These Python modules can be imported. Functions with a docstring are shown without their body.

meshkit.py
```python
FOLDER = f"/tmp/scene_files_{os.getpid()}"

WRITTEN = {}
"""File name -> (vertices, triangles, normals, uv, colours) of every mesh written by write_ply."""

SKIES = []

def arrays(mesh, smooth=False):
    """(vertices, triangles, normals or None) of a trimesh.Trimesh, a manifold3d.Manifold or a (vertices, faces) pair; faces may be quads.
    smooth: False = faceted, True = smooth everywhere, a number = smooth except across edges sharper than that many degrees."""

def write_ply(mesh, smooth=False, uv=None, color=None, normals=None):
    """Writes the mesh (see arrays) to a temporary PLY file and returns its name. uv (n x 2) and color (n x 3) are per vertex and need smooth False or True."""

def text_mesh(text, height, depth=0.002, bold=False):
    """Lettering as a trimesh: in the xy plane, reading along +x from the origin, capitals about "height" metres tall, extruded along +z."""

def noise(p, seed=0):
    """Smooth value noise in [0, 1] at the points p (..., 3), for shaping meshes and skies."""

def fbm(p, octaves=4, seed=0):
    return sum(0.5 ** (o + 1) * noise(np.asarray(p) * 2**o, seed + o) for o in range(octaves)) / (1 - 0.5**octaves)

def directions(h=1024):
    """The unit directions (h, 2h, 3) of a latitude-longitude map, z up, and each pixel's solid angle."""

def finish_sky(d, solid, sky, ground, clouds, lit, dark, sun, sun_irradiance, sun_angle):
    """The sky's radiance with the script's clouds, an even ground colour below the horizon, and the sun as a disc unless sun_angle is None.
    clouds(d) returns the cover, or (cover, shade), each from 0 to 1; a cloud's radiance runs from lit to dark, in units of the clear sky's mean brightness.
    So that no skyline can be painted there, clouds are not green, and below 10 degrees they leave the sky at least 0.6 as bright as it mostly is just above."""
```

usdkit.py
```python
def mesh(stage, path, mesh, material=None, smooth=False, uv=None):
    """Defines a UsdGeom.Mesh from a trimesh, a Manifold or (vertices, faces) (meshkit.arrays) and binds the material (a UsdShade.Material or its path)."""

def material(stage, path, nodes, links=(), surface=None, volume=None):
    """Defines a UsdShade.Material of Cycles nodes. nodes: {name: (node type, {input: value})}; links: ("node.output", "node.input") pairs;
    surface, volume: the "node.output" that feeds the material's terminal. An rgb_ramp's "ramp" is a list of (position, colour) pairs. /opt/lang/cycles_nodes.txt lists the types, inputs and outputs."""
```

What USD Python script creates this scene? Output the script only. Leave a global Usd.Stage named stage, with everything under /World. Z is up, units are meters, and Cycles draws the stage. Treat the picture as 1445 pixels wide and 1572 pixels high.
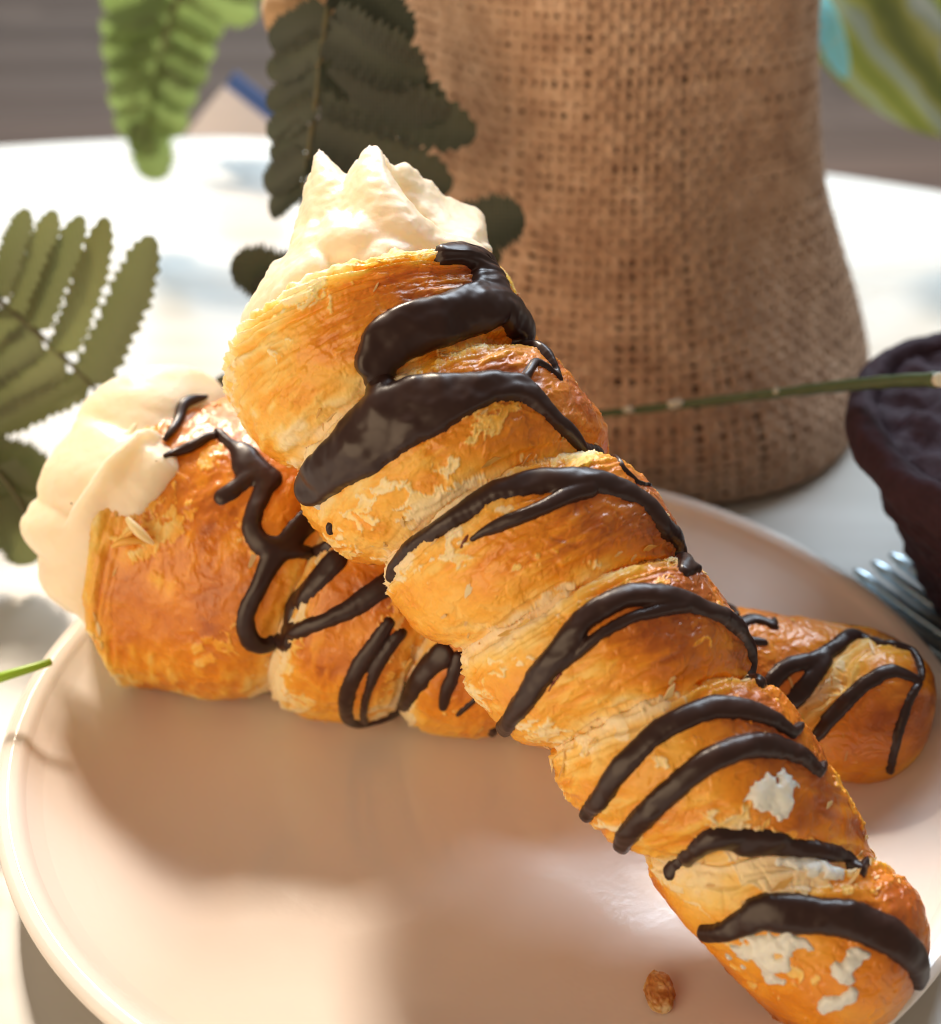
import math, random
import numpy as np, trimesh, usdkit, meshkit
from scipy.ndimage import gaussian_filter
from scipy.spatial import cKDTree
from scipy.interpolate import CubicSpline, PchipInterpolator
from pxr import Usd, UsdGeom, UsdLux, UsdShade, Gf, Sdf, Vt

random.seed(7)
stage = Usd.Stage.CreateInMemory()
UsdGeom.SetStageUpAxis(stage, UsdGeom.Tokens.z)
UsdGeom.SetStageMetersPerUnit(stage, 1.0)
UsdGeom.Xform.Define(stage, '/World')

# ------------------------------------------------------------------ camera
PW, PH = 1445, 1572
FPX = PH / 2 / math.tan(math.radians(45) / 2)
PITCH = math.radians(30.96)
CAM = np.array([-.0045, -.2049, .1873])
cam = UsdGeom.Camera.Define(stage, '/World/camera')
cam.AddTranslateOp().Set(Gf.Vec3d(*CAM))
cam.AddRotateXOp().Set(90 - math.degrees(PITCH))
cam.CreateHorizontalApertureAttr(36.0)
cam.CreateVerticalApertureAttr(36.0 * PH / PW)
cam.CreateFocalLengthAttr(36.0 * FPX / PW)
cam.CreateClippingRangeAttr(Gf.Vec2f(.01, 100))
cam.CreateFStopAttr(12.0)
cam.CreateFocusDistanceAttr(.218)
cam.CreateExposureAttr(.40)

# ------------------------------------------------------------------ light
def rect_light(name, pos, target, w, h, color, intensity):
    l = UsdLux.RectLight.Define(stage, '/World/' + name)
    l.CreateWidthAttr(w); l.CreateHeightAttr(h); l.CreateIntensityAttr(intensity); l.CreateColorAttr(Gf.Vec3f(*color))
    m = Gf.Matrix4d(); m.SetLookAt(Gf.Vec3d(*pos), Gf.Vec3d(*target), Gf.Vec3d(0, 0, 1))
    l.AddTransformOp().Set(m.GetInverse())
rect_light('window_upper_pane', (-.60, 1.46, 1.62), (0, 0, 0), .27, .27, (1, .85, .68), 205)
rect_light('window_lower_pane', (-.66, 1.86, 1.56), (0, 0, 0), .28, .28, (1, .85, .68), 56)
rect_light('side_window', (.66, 1.62, 1.88), (0, 0, 0), 1.3, .75, (.76, .88, 1.0), 14.5)
rect_light('far_window', (.3, 7.2, 2.3), (0, .5, .3), 7.5, 3.2, (.56, .83, 1.0), 1.9)
rect_light('warm_room_lamp', (-1.40, -1.35, .58), (0, 0, .04), 2.3, 1.5, (1, .74, .47), 2.5)
dome = UsdLux.DomeLight.Define(stage, '/World/room_ambience')
usdkit.material(stage, '/World/Looks/ambience', {'b': ('background_shader', {'color': (1, .82, .66), 'strength': .17})}, surface='b.background')
UsdShade.MaterialBindingAPI.Apply(dome.GetPrim()).Bind(UsdShade.Material.Get(stage, '/World/Looks/ambience'))

# ------------------------------------------------------------------ helpers
def ray(px, py):
    d = np.array([(px - PW / 2) / FPX, 1, -(py - PH / 2) / FPX]); c, s = math.cos(-PITCH), math.sin(-PITCH)
    return np.array([d[0], d[1] * c - d[2] * s, d[1] * s + d[2] * c])
def atz(px, py, z):
    d = ray(px, py); return CAM + d * (z - CAM[2]) / d[2]
def aty(px, py, y):
    d = ray(px, py); return CAM + d * (y - CAM[1]) / d[1]
def proj(p):
    q = np.asarray(p) - CAM; c, s = math.cos(PITCH), math.sin(PITCH)
    x = q[..., 0]; y = q[..., 1] * c - q[..., 2] * s; z = q[..., 1] * s + q[..., 2] * c
    return np.stack([PW / 2 + FPX * x / y, PH / 2 - FPX * z / y], -1)

USED = {}
def numbered(parent, name):
    k = (parent, name); n = USED.get(k, 0); USED[k] = n + 1
    return f'{parent}/{name}' if n == 0 else f'{parent}/{name}_{n:03d}'
def tag(prim, label=None, category=None, group=None, kind=None):
    for k, v in (('label', label), ('category', category), ('group', group), ('kind', kind)):
        if v: prim.SetCustomDataByKey(k, v)
    return prim
def thing(name, label, category, group=None, loc=(0, 0, 0)):
    x = UsdGeom.Xform.Define(stage, numbered('/World', name)); x.AddTranslateOp().Set(Gf.Vec3d(*map(float, loc)))
    return tag(x.GetPrim(), label, category, group)
def obj(name, mesh, mat, parent=None, smooth=True, primvars=None, label=None, category=None, group=None, kind=None, off=None):
    path = numbered(str(parent.GetPath()) if parent is not None else '/World', name)
    if off is not None:
        v, f, _ = meshkit.arrays(mesh); mesh = (v - np.asarray(off), f)
    m = usdkit.mesh(stage, path, mesh, '/World/Looks/' + mat, smooth=smooth)
    for k, a in (primvars or {}).items():
        UsdGeom.PrimvarsAPI(m).CreatePrimvar(k, Sdf.ValueTypeNames.Color3fArray, 'vertex').Set(Vt.Vec3fArray.FromNumpy(np.ascontiguousarray(a, np.float32)))
    return tag(m.GetPrim(), label, category, group, kind)
def grid_faces(n, m, wrap=False):
    i = np.arange(n - 1)[:, None]; j = np.arange(m if wrap else m - 1)[None]
    a = i * m + j; b = i * m + (j + 1) % m; c = a + m; d = b + m
    return np.concatenate([np.stack([a, b, d], -1).reshape(-1, 3), np.stack([a, d, c], -1).reshape(-1, 3)])
def grid_normals(P, wrap):
    dj = (np.roll(P, -1, 1) - np.roll(P, 1, 1)) if wrap else np.gradient(P, axis=1)
    N = np.cross(dj, np.gradient(P, axis=0)); return N / np.maximum(np.linalg.norm(N, axis=-1, keepdims=True), 1e-12)
def curve(pts, n, arc=True):
    pts = np.asarray(pts, float)
    t = np.r_[0, np.cumsum(np.linalg.norm(np.diff(pts, axis=0), axis=1))] if arc else np.arange(len(pts))
    if len(pts) == 2: return pts[0] + (pts[1] - pts[0]) * np.linspace(0, 1, n)[:, None]
    return CubicSpline(t, pts)(np.linspace(0, t[-1], n))
def tube(pts, r, k=8, cap=True):
    pts = np.asarray(pts, float); n = len(pts); r = np.broadcast_to(np.asarray(r, float), (n,))
    T = np.gradient(pts, axis=0); T /= np.linalg.norm(T, axis=1, keepdims=True)
    up = np.array([0, 0, 1.]) if abs(T[:, 2]).mean() < .8 else np.array([0, 1., 0])
    A = np.cross(T, up); A /= np.linalg.norm(A, axis=1, keepdims=True); B = np.cross(T, A)
    a = np.linspace(0, 2 * np.pi, k, endpoint=False)
    V = (pts[:, None] + r[:, None, None] * (np.cos(a)[None, :, None] * A[:, None] + np.sin(a)[None, :, None] * B[:, None])).reshape(-1, 3)
    F = grid_faces(n, k, True)
    if cap:
        V = np.vstack([V, pts[0], pts[-1]]); j = np.arange(k); b = (n - 1) * k
        F = np.vstack([F, np.stack([np.full(k, n * k), (j + 1) % k, j], 1), np.stack([np.full(k, n * k + 1), b + j, b + (j + 1) % k], 1)])
    return V, F
def sstep(a, b, x):
    t = np.clip((x - a) / (b - a), 0, 1); return t * t * (3 - 2 * t)
fbm, noise = meshkit.fbm, meshkit.noise
def M(name, nodes, links=(), surface='p.BSDF'): usdkit.material(stage, '/World/Looks/' + name, nodes, links, surface)

# ------------------------------------------------------------------ materials
M('pastry', {'a': ('attribute', {'attribute': 'albedo'}), 'g': ('attribute', {'attribute': 'finish'}), 's': ('separate_xyz', {}),
  't': ('texture_coordinate', {}), 'n': ('noise_texture', {'scale': 1500, 'detail': 4}), 'n2': ('noise_texture', {'scale': 420, 'detail': 5, 'roughness': .65}),
  'ad': ('math', {'math_type': 'add'}), 'b': ('bump', {'strength': .22, 'distance': .0003}),
  'p': ('principled_bsdf', {'subsurface_weight': .28, 'subsurface_radius': (1, .42, .14), 'subsurface_scale': .0028, 'coat_roughness': .24, 'specular_ior_level': .45})},
  [('a.color', 'p.base_color'), ('g.vector', 's.vector'), ('s.x', 'p.roughness'), ('s.y', 'p.coat_weight'), ('t.object', 'n.vector'), ('t.object', 'n2.vector'), ('n.fac', 'ad.value1'), ('n2.fac', 'ad.value2'), ('ad.value', 'b.height'), ('b.normal', 'p.normal')])
M('flake', {'a': ('object_info', {}), 'r': ('rgb_ramp', {'ramp': [(0, (.85, .52, .16)), (.5, (.78, .36, .06)), (1, (.88, .66, .34))]}),
  'p': ('principled_bsdf', {'roughness': .42, 'subsurface_weight': .3, 'subsurface_radius': (1, .5, .2), 'subsurface_scale': .001})}, [('a.random', 'r.fac'), ('r.color', 'p.base_color')])
M('chocolate', {'t': ('texture_coordinate', {}), 'n': ('noise_texture', {'scale': 260, 'detail': 3}), 'r': ('map_range', {'from_min': .3, 'from_max': .7, 'to_min': .30, 'to_max': .40}),
  'b': ('bump', {'strength': .05, 'distance': .0006}), 'p': ('principled_bsdf', {'base_color': (.030, .012, .0088), 'specular_ior_level': .42, 'subsurface_weight': .0})},
  [('t.object', 'n.vector'), ('n.fac', 'r.value'), ('r.result', 'p.roughness'), ('n.fac', 'b.height'), ('b.normal', 'p.normal')])
M('chocolate_thin', {'p': ('principled_bsdf', {'base_color': (.16, .03, .012), 'roughness': .3})})
M('cream', {'t': ('texture_coordinate', {}), 'n': ('noise_texture', {'scale': 900, 'detail': 4}), 'v': ('noise_texture', {'scale': 520, 'detail': 1}), 'k': ('map_range', {'from_min': .80, 'from_max': .83}),
  'm': ('mix', {'color1': (.90, .74, .55), 'color2': (.25, .16, .09)}), 'b': ('bump', {'strength': .18, 'distance': .0003}),
  'p': ('principled_bsdf', {'roughness': .42, 'subsurface_weight': .45, 'subsurface_radius': (1, .58, .34), 'subsurface_scale': .0016, 'specular_ior_level': .4})},
  [('t.object', 'n.vector'), ('t.object', 'v.vector'), ('v.fac', 'k.value'), ('k.result', 'm.fac'), ('m.color', 'p.base_color'), ('n.fac', 'b.height'), ('b.normal', 'p.normal')])
M('smear', {'t': ('texture_coordinate', {}), 'n': ('noise_texture', {'scale': 700, 'detail': 4}), 'b': ('bump', {'strength': .5, 'distance': .0004}),
  'p': ('principled_bsdf', {'base_color': (.96, .88, .74), 'roughness': .4, 'subsurface_weight': .5, 'subsurface_radius': (1, .6, .35), 'subsurface_scale': .0015})}, [('t.object', 'n.vector'), ('n.fac', 'b.height'), ('b.normal', 'p.normal')])
M('plate', {'t': ('texture_coordinate', {}), 'n': ('noise_texture', {'scale': 900, 'detail': 3}), 'n2': ('noise_texture', {'scale': 45, 'detail': 4}), 'r': ('map_range', {'from_min': .35, 'from_max': .7, 'to_min': .09, 'to_max': .22}), 'b': ('bump', {'strength': .10, 'distance': .0002}),
  'p': ('principled_bsdf', {'base_color': (.80, .735, .685), 'specular_ior_level': .6})}, [('t.object', 'n.vector'), ('t.object', 'n2.vector'), ('n2.fac', 'r.value'), ('r.result', 'p.roughness'), ('n.fac', 'b.height'), ('b.normal', 'p.normal')])
M('table', {'t': ('texture_coordinate', {}), 'n': ('noise_texture', {'scale': 6, 'detail': 4}), 'mp': ('mapping', {'scale': (1, 9, 1)}), 'r': ('map_range', {'from_min': .3, 'from_max': .7, 'to_min': .18, 'to_max': .34}),
  'p': ('principled_bsdf', {'base_color': (.50, .485, .45), 'specular_ior_level': .5})}, [('t.object', 'mp.vector'), ('mp.vector', 'n.vector'), ('n.fac', 'r.value'), ('r.result', 'p.roughness')])
for i, c in enumerate([(.34, .22, .165), (.38, .245, .185), (.30, .195, .15), (.43, .285, .22)]):
    M(f'floor_wood_{i}', {'t': ('texture_coordinate', {}), 'mp': ('mapping', {'scale': (1.5, 22, 1)}), 'n': ('noise_texture', {'scale': 2, 'detail': 6}), 'm': ('mix', {'color1': c, 'color2': tuple(x * .62 for x in c)}),
      'p': ('principled_bsdf', {'roughness': .75, 'specular_ior_level': .2})}, [('t.object', 'mp.vector'), ('mp.vector', 'n.vector'), ('n.fac', 'm.fac'), ('m.color', 'p.base_color')])
M('jute', {'t': ('texture_coordinate', {}), 'n': ('noise_texture', {'scale': 130, 'detail': 4}), 'r': ('rgb_ramp', {'ramp': [(.3, (.44, .27, .175)), (.55, (.60, .395, .265)), (.75, (.74, .53, .38))]}),
  'nf': ('noise_texture', {'scale': 1600, 'detail': 3}), 'b': ('bump', {'strength': .6, 'distance': .0006}), 'p': ('principled_bsdf', {'roughness': .85, 'sheen_weight': .35, 'sheen_tint': (1, .85, .65), 'sheen_roughness': .4}),
  'tr': ('translucent_bsdf', {'color': (.5, .3, .15)}), 'mx': ('mix_closure', {'fac': .12})},
  [('t.object', 'n.vector'), ('n.fac', 'r.fac'), ('r.color', 'p.base_color'), ('t.object', 'nf.vector'), ('nf.fac', 'b.height'), ('b.normal', 'p.normal'), ('p.BSDF', 'mx.closure1'), ('tr.BSDF', 'mx.closure2')], 'mx.closure')
M('lining', {'p': ('principled_bsdf', {'base_color': (.17, .085, .055), 'roughness': .9})})
M('flap', {'t': ('texture_coordinate', {}), 'w': ('checker_texture', {'scale': 330, 'color1': (.62, .46, .30), 'color2': (.50, .35, .21)}), 'p': ('principled_bsdf', {'roughness': .9}), 'tr': ('translucent_bsdf', {'color': (.8, .6, .4)}), 'mx': ('mix_closure', {'fac': .4})},
  [('t.object', 'w.vector'), ('w.color', 'p.base_color'), ('p.BSDF', 'mx.closure1'), ('tr.BSDF', 'mx.closure2')], 'mx.closure')
def leaf_mat(name, c, trans, fac=.35, rough=.5):
    M(name, {'t': ('texture_coordinate', {}), 'w1': ('wave_texture', {'scale': 330, 'bands_direction': 'x'}), 'w2': ('wave_texture', {'scale': 330, 'bands_direction': 'z'}), 'mu': ('math', {'math_type': 'multiply'}),
      'n': ('noise_texture', {'scale': 60, 'detail': 3}), 'm': ('mix', {'color1': tuple(x * .72 for x in c), 'color2': tuple(min(1, x * 1.35) for x in c)}), 'oi': ('object_info', {}), 'hr': ('map_range', {'to_min': .7, 'to_max': 1.35}), 'hv': ('hsv', {}), 'm2': ('mix', {'mix_type': 'multiply', 'color2': (.62, .62, .62)}),
      'b': ('bump', {'strength': .4, 'distance': .0003}), 'p': ('principled_bsdf', {'roughness': rough}), 'tr': ('translucent_bsdf', {'color': trans}), 'mx': ('mix_closure', {'fac': fac})},
      [('t.object', 'w1.vector'), ('t.object', 'w2.vector'), ('w1.fac', 'mu.value1'), ('w2.fac', 'mu.value2'), ('t.object', 'n.vector'), ('n.fac', 'm.fac'), ('m.color', 'hv.color'), ('oi.random', 'hr.value'), ('hr.result', 'hv.value'), ('hv.color', 'm2.color1'), ('mu.value', 'm2.fac'), ('m2.color', 'p.base_color'),
       ('mu.value', 'b.height'), ('b.normal', 'p.normal'), ('p.BSDF', 'mx.closure1'), ('tr.BSDF', 'mx.closure2')], 'mx.closure')
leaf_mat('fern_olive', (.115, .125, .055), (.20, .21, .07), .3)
leaf_mat('fern_backlit_dark', (.040, .050, .034), (.06, .065, .03), .18)  # darker copy of the fern green; the unlit, backlit look is in the colour
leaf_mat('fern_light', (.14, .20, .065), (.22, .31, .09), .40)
M('rachis', {'p': ('principled_bsdf', {'base_color': (.085, .075, .028), 'roughness': .5})})
M('stem_green', {'t': ('texture_coordinate', {}), 'n': ('noise_texture', {'scale': 240, 'detail': 3}), 'm': ('mix', {'color1': (.045, .085, .03), 'color2': (.11, .15, .065)}), 'p': ('principled_bsdf', {'roughness': .45})}, [('t.object', 'n.vector'), ('n.fac', 'm.fac'), ('m.color', 'p.base_color')])
M('lime', {'p': ('principled_bsdf', {'base_color': (.30, .52, .03), 'roughness': .4})})
M('pale_tip', {'p': ('principled_bsdf', {'base_color': (.62, .62, .52), 'roughness': .7})})
M('blade', {'t': ('texture_coordinate', {}), 'w': ('wave_texture', {'scale': 26, 'bands_direction': 'diagonal', 'distortion': 3, 'detail_scale': 1}), 'm': ('rgb_ramp', {'ramp': [(0, (.10, .13, .02)), (.4, (.26, .29, .06)), (.6, (.42, .44, .15)), (.85, (.30, .40, .42)), (1, (.46, .56, .60))]}), 'p': ('principled_bsdf', {'roughness': .28}), 'tr': ('translucent_bsdf', {'color': (.22, .26, .06)}), 'mx': ('mix_closure', {'fac': .35})},
  [('t.object', 'w.vector'), ('w.fac', 'm.fac'), ('m.color', 'p.base_color'), ('p.BSDF', 'mx.closure1'), ('tr.BSDF', 'mx.closure2')], 'mx.closure')
M('cyan_highlight', {'p': ('principled_bsdf', {'base_color': (.22, .62, .80), 'roughness': .25}), 'tr': ('translucent_bsdf', {'color': (.3, .75, .9)}), 'mx': ('mix_closure', {'fac': .4})}, [('p.BSDF', 'mx.closure1'), ('tr.BSDF', 'mx.closure2')], 'mx.closure')  # cyan reflection on glossy leaves, given as a surface colour
M('cup', {'t': ('texture_coordinate', {}), 'n': ('noise_texture', {'scale': 300, 'detail': 5}), 'm': ('mix', {'color1': (.018, .007, .012), 'color2': (.060, .028, .044)}), 'b': ('bump', {'strength': .5, 'distance': .001}), 'p': ('principled_bsdf', {'roughness': .8, 'specular_ior_level': .3})}, [('t.object', 'n.vector'), ('n.fac', 'm.fac'), ('m.color', 'p.base_color'), ('n.fac', 'b.height'), ('b.normal', 'p.normal')])
M('steel', {'p': ('principled_bsdf', {'base_color': (.58, .74, .84), 'metallic': 1, 'roughness': .25})})
M('paper', {'p': ('principled_bsdf', {'base_color': (.70, .66, .70), 'roughness': .8})})
M('blue', {'p': ('principled_bsdf', {'base_color': (.04, .10, .33), 'roughness': .6})})
M('redwood', {'p': ('principled_bsdf', {'base_color': (.12, .045, .03), 'roughness': .5})})

# ------------------------------------------------------------------ setting: floor, table
fl = tag(UsdGeom.Xform.Define(stage, '/World/floor').GetPrim(), kind='structure')
rng = random.Random(3)
for i in range(46):
    y0 = -.4 + i * .18; xs = [-6.5, rng.uniform(-3, -.6), rng.uniform(.2, 3), 6.5]
    for a, b in zip(xs[:-1], xs[1:]):
        bx = trimesh.creation.box((b - a - .004, .174, .02)); bx.apply_translation(((a + b) / 2, y0, -.73 + rng.uniform(-.001, .001)))
        bx.apply_transform(trimesh.transformations.rotation_matrix(.07, (0, 0, 1)))
        obj('plank', bx, f'floor_wood_{rng.randrange(4)}', fl, smooth=False)
sub = trimesh.creation.box((13.5, 9, .02)); sub.apply_translation((0, 3.6, -.752)); obj('subfloor', sub, 'lining', fl, smooth=False)
e = [atz(0, 222, 0)[:2], atz(420, 206, 0)[:2], atz(1250, 262, 0)[:2], atz(1445, 290, 0)[:2]]
A = np.array([[2 * p[0], 2 * p[1], 1] for p in e]); sol = np.linalg.lstsq(A, np.array([p @ p for p in e]), rcond=None)[0]
TC = sol[:2]; TR = math.sqrt(sol[2] + TC @ TC)
def revolve(prof, n=192, c=(0, 0)):
    prof = np.asarray(prof, float); a = np.linspace(0, 2 * np.pi, n, endpoint=False)
    V = np.stack([prof[:, :1] * np.cos(a) + c[0], prof[:, :1] * np.sin(a) + c[1], np.repeat(prof[:, 1:], n, 1)], -1)
    return V.reshape(-1, 3), grid_faces(len(prof), n, True)[:, ::-1]
tb = thing('table', 'large round white glossy table carrying the plate and the burlap pot', 'table')
obj('tabletop', revolve([(1e-4, -.028), (TR - .006, -.028), (TR, -.022), (TR, -.005), (TR - .0015, -.0015), (TR - .005, 0), (TR * .6, 0), (TR * .2, 0), (1e-4, 0)][::-1][::-1], 256, TC), 'table', tb, smooth=40)
obj('pedestal', revolve([(1e-4, -.715), (.25, -.715), (.25, -.70), (.05, -.67), (.045, -.08), (.12, -.03), (1e-4, -.03)], 48, TC), 'steel', tb, smooth=40)

# ------------------------------------------------------------------ plate
prof = [(1e-4, .0015), (.050, .0015), (.0515, 0), (.055, 0), (.0565, .0018), (.075, .0050), (.088, .0090), (.0955, .0128), (.0988, .0150), (.1000, .0160), (.1006, .0172), (.1003, .0182), (.0993, .0188), (.0980, .0189), (.0966, .0185), (.0955, .0177), (.0948, .0168),
        (.092, .0144), (.086, .0113), (.078, .0088), (.068, .0070), (.058, .0062), (.045, .0060), (.02, .0060), (1e-4, .0060)]
pr = np.array(prof); tt = np.r_[0, np.cumsum(np.linalg.norm(np.diff(pr, axis=0), axis=1))]
fine = np.unique(np.r_[tt, np.linspace(0, tt[-1], 120)]); pr = np.stack([PchipInterpolator(tt, pr[:, 0])(fine), PchipInterpolator(tt, pr[:, 1])(fine)], 1)
obj('plate', revolve(pr, 256), 'plate', label='round off-white glazed plate holding both cream horns', category='plate')
def plate_z(r): return np.interp(r, [0, .058, .068, .078, .086, .092, .0963], [.006, .0062, .0070, .0088, .0112, .0141, .0171])

# ------------------------------------------------------------------ cream horns
class Horn:
    """A wound pastry cone: grid over arc length and angle. shape = smooth surface, P = flaky surface."""
    def __init__(s, axis, radii, seams, open_rows, ns, nphi, tip_r, seed, phi_ref, amp=.11, flat=None, pale=.5, warm=0., dscale=1.):
        axis = np.asarray(axis, float); t = np.r_[0, np.cumsum(np.linalg.norm(np.diff(axis, axis=0), axis=1))]; L = t[-1]; s.L = L
        cs = CubicSpline(t, axis); R = PchipInterpolator(t, radii)
        sb = np.linspace(0, L - tip_r, ns); cap = L - tip_r + tip_r * np.sin(np.linspace(0, np.pi / 2, int(ns * .14))[1:]); S = np.r_[sb, cap]
        cr = np.ones_like(S); k = S > L - tip_r; cr[k] = np.sqrt(np.maximum(0, 1 - ((S[k] - (L - tip_r)) / tip_r) ** 2)) ** .8; cr[-1] = .002
        op = 1 - .10 * np.clip(1 - S / .0035, 0, 1) ** 2                     # rolled edge of the opening
        phi = np.linspace(0, 2 * np.pi, nphi, endpoint=False)
        c = cs(S); T = cs(S, 1); T /= np.linalg.norm(T, axis=1, keepdims=True)
        U = np.array([0, 0, 1.]) - T * T[:, 2:3]; U /= np.linalg.norm(U, axis=1, keepdims=True); B = np.cross(T, U)
        dirn = np.cos(phi)[None, :, None] * U[:, None] + np.sin(phi)[None, :, None] * B[:, None]
        S2, F2 = S[:, None] + 0 * phi, phi[None] + 0 * S[:, None]
        rel = ((F2 - phi_ref + np.pi) % (2 * np.pi)) - np.pi               # 0 on the left flank, helix jumps at the back
        wob = .10 * (fbm(np.stack([S2 * 90, np.cos(F2) * 1.5, np.sin(F2) * 1.5], -1), 3, seed) - .5)
        ph = np.interp(S2, np.r_[-.05, seams, L + .02], np.r_[-1.5, np.arange(len(seams)), len(seams) + .0]) + .5 * (((F2 - phi_ref + 3.49) % (2 * np.pi)) - 3.49) / np.pi + wob
        u = ph - np.floor(ph); kf = np.floor(ph)
        s.u = u
        last = sstep(len(seams) - 1.0, len(seams) - .6, ph)
        b = 1 - np.abs(2 * u - 1.0) ** 3.6
        first = 1 - sstep(.22, .5, ph); b = b * (1 - np.maximum(last, first)) + np.maximum(last, first)
        Rr = (R(S) * cr * op)[:, None]
        rr = Rr * (1 + amp * (b - .75))
        ring = .035 * (fbm(np.stack([np.cos(F2) * 1.4 + kf * 3, np.sin(F2) * 1.4, S2 * 40], -1), 2, seed + 5) - .5)
        rr = rr * (1 + ring)
        P0 = c[:, None] + rr[..., None] * dirn
        if flat is not None: # settle on the plate
            z0 = flat + .0002; zz = P0[..., 2]; P0[..., 2] = np.where(zz < z0 + .004, z0 + .004 * np.exp(np.minimum(0, (zz - z0 - .004)) / .004), zz)
        N0 = grid_normals(P0, True)
        if ((N0 * dirn).sum(-1)[:ns].mean()) < 0: N0 = -N0; s.flip = True
        else: s.flip = False
        # ---- flaky relief, in metres
        al = F2 * Rr + 0                                                     # along the strip
        circ = np.stack([np.cos(F2), np.sin(F2)], -1) * np.maximum(Rr, .004)[..., None]
        acr = ph * .019                                                      # across the strip
        ew = 1 - .35 * sstep(2.5, 4.5, ph); edge = (np.exp(-(u / (.19 * ew)) ** 2) + .7 * np.exp(-((1 - u) / (.09 * ew)) ** 2)) * (.55 + .45 * ew) * (1 - np.maximum(last, first)) + .9 * np.exp(-(S2 / .006) ** 2)
        q = np.concatenate([circ * 34, (acr * 1100)[..., None]], -1); lam = np.abs(2 * noise(q + 1.3 * fbm(P0 * 110, 2, seed + 8)[..., None], seed + 1) - 1)
        q2 = np.concatenate([circ * 70, (acr * 2500)[..., None]], -1); lam2 = np.abs(2 * noise(q2 + 1.2 * fbm(P0 * 200, 2, seed + 9)[..., None], seed + 2) - 1)
        warp = P0 + .005 * (np.stack([fbm(P0 * 180, 2, seed + 20 + i) for i in range(3)], -1) - .5)
        pq = np.concatenate([circ * 105, (acr * 260)[..., None]], -1) + 1.6 * (fbm(warp * 330, 3, seed + 30)[..., None] - .5)
        big = fbm(pq, 4, seed + 3)
        lv = (big - .2) * 7; fr_ = lv - np.floor(lv); lev = np.floor(lv); st = lev + sstep(.80, 1.0, fr_) + .35 * sstep(.6, .8, fr_)
        med = fbm(warp * 210, 3, seed + 4) - .5
        wr = fbm(np.concatenate([circ * 200, (acr * 900)[..., None]], -1), 3, seed + 6) - .5
        pf = fbm(pq * .85 + 11, 5, seed + 40); where = .13 * edge + .04 * sstep(-.2, .9, np.cos(F2 - phi_ref))
        patch = sstep(.675, .70, pf + where); lip = patch * (1 - sstep(.70, .735, pf + where))
        rough = sstep(.50, .68, fbm(P0 * 75, 2, seed + 33) + .10 * (kf < 1) + .08 * sstep(0, 1, np.cos(F2 - phi_ref)))
        fade = np.clip(cr, .25, 1)[:, None]
        D = fade * dscale * (.00016 * (st - 2.5) + .0011 * med + .00125 * edge * (1 - 2 * lam) + .00050 * edge * (1 - 2 * lam2) + (.00026 + .0008 * rough) * wr + .00010 * patch + .00022 * lip)
        rimj = np.exp(-(S2 / .0016) ** 2) * (fbm(np.stack([np.cos(F2) * 9, np.sin(F2) * 9, 0 * F2], -1), 3, seed + 12) - .5)
        s.D = D; P = P0 + N0 * D[..., None] - T[:, None] * (.0034 * rimj)[..., None]
        # ---- colour of the crust: baked and glazed on the outer swell, pale in the seams and towards the reference flank
        flank = np.cos(F2 - phi_ref)
        bake = .83 + warm + .12 * (b - .5) * 2 - pale * sstep(.35, 1.0, flank) - .46 * edge * (.30 + .70 * (1 - lam)) - .10 * lam2 * edge - .30 * rough * np.clip(wr * 3, -.2, .6)
        bake += .62 * (fbm(warp * 105, 3, seed + 7) - .5) + .20 * med + .22 * (fbm(pq * 1.3, 4, seed + 45) - .5)
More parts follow.
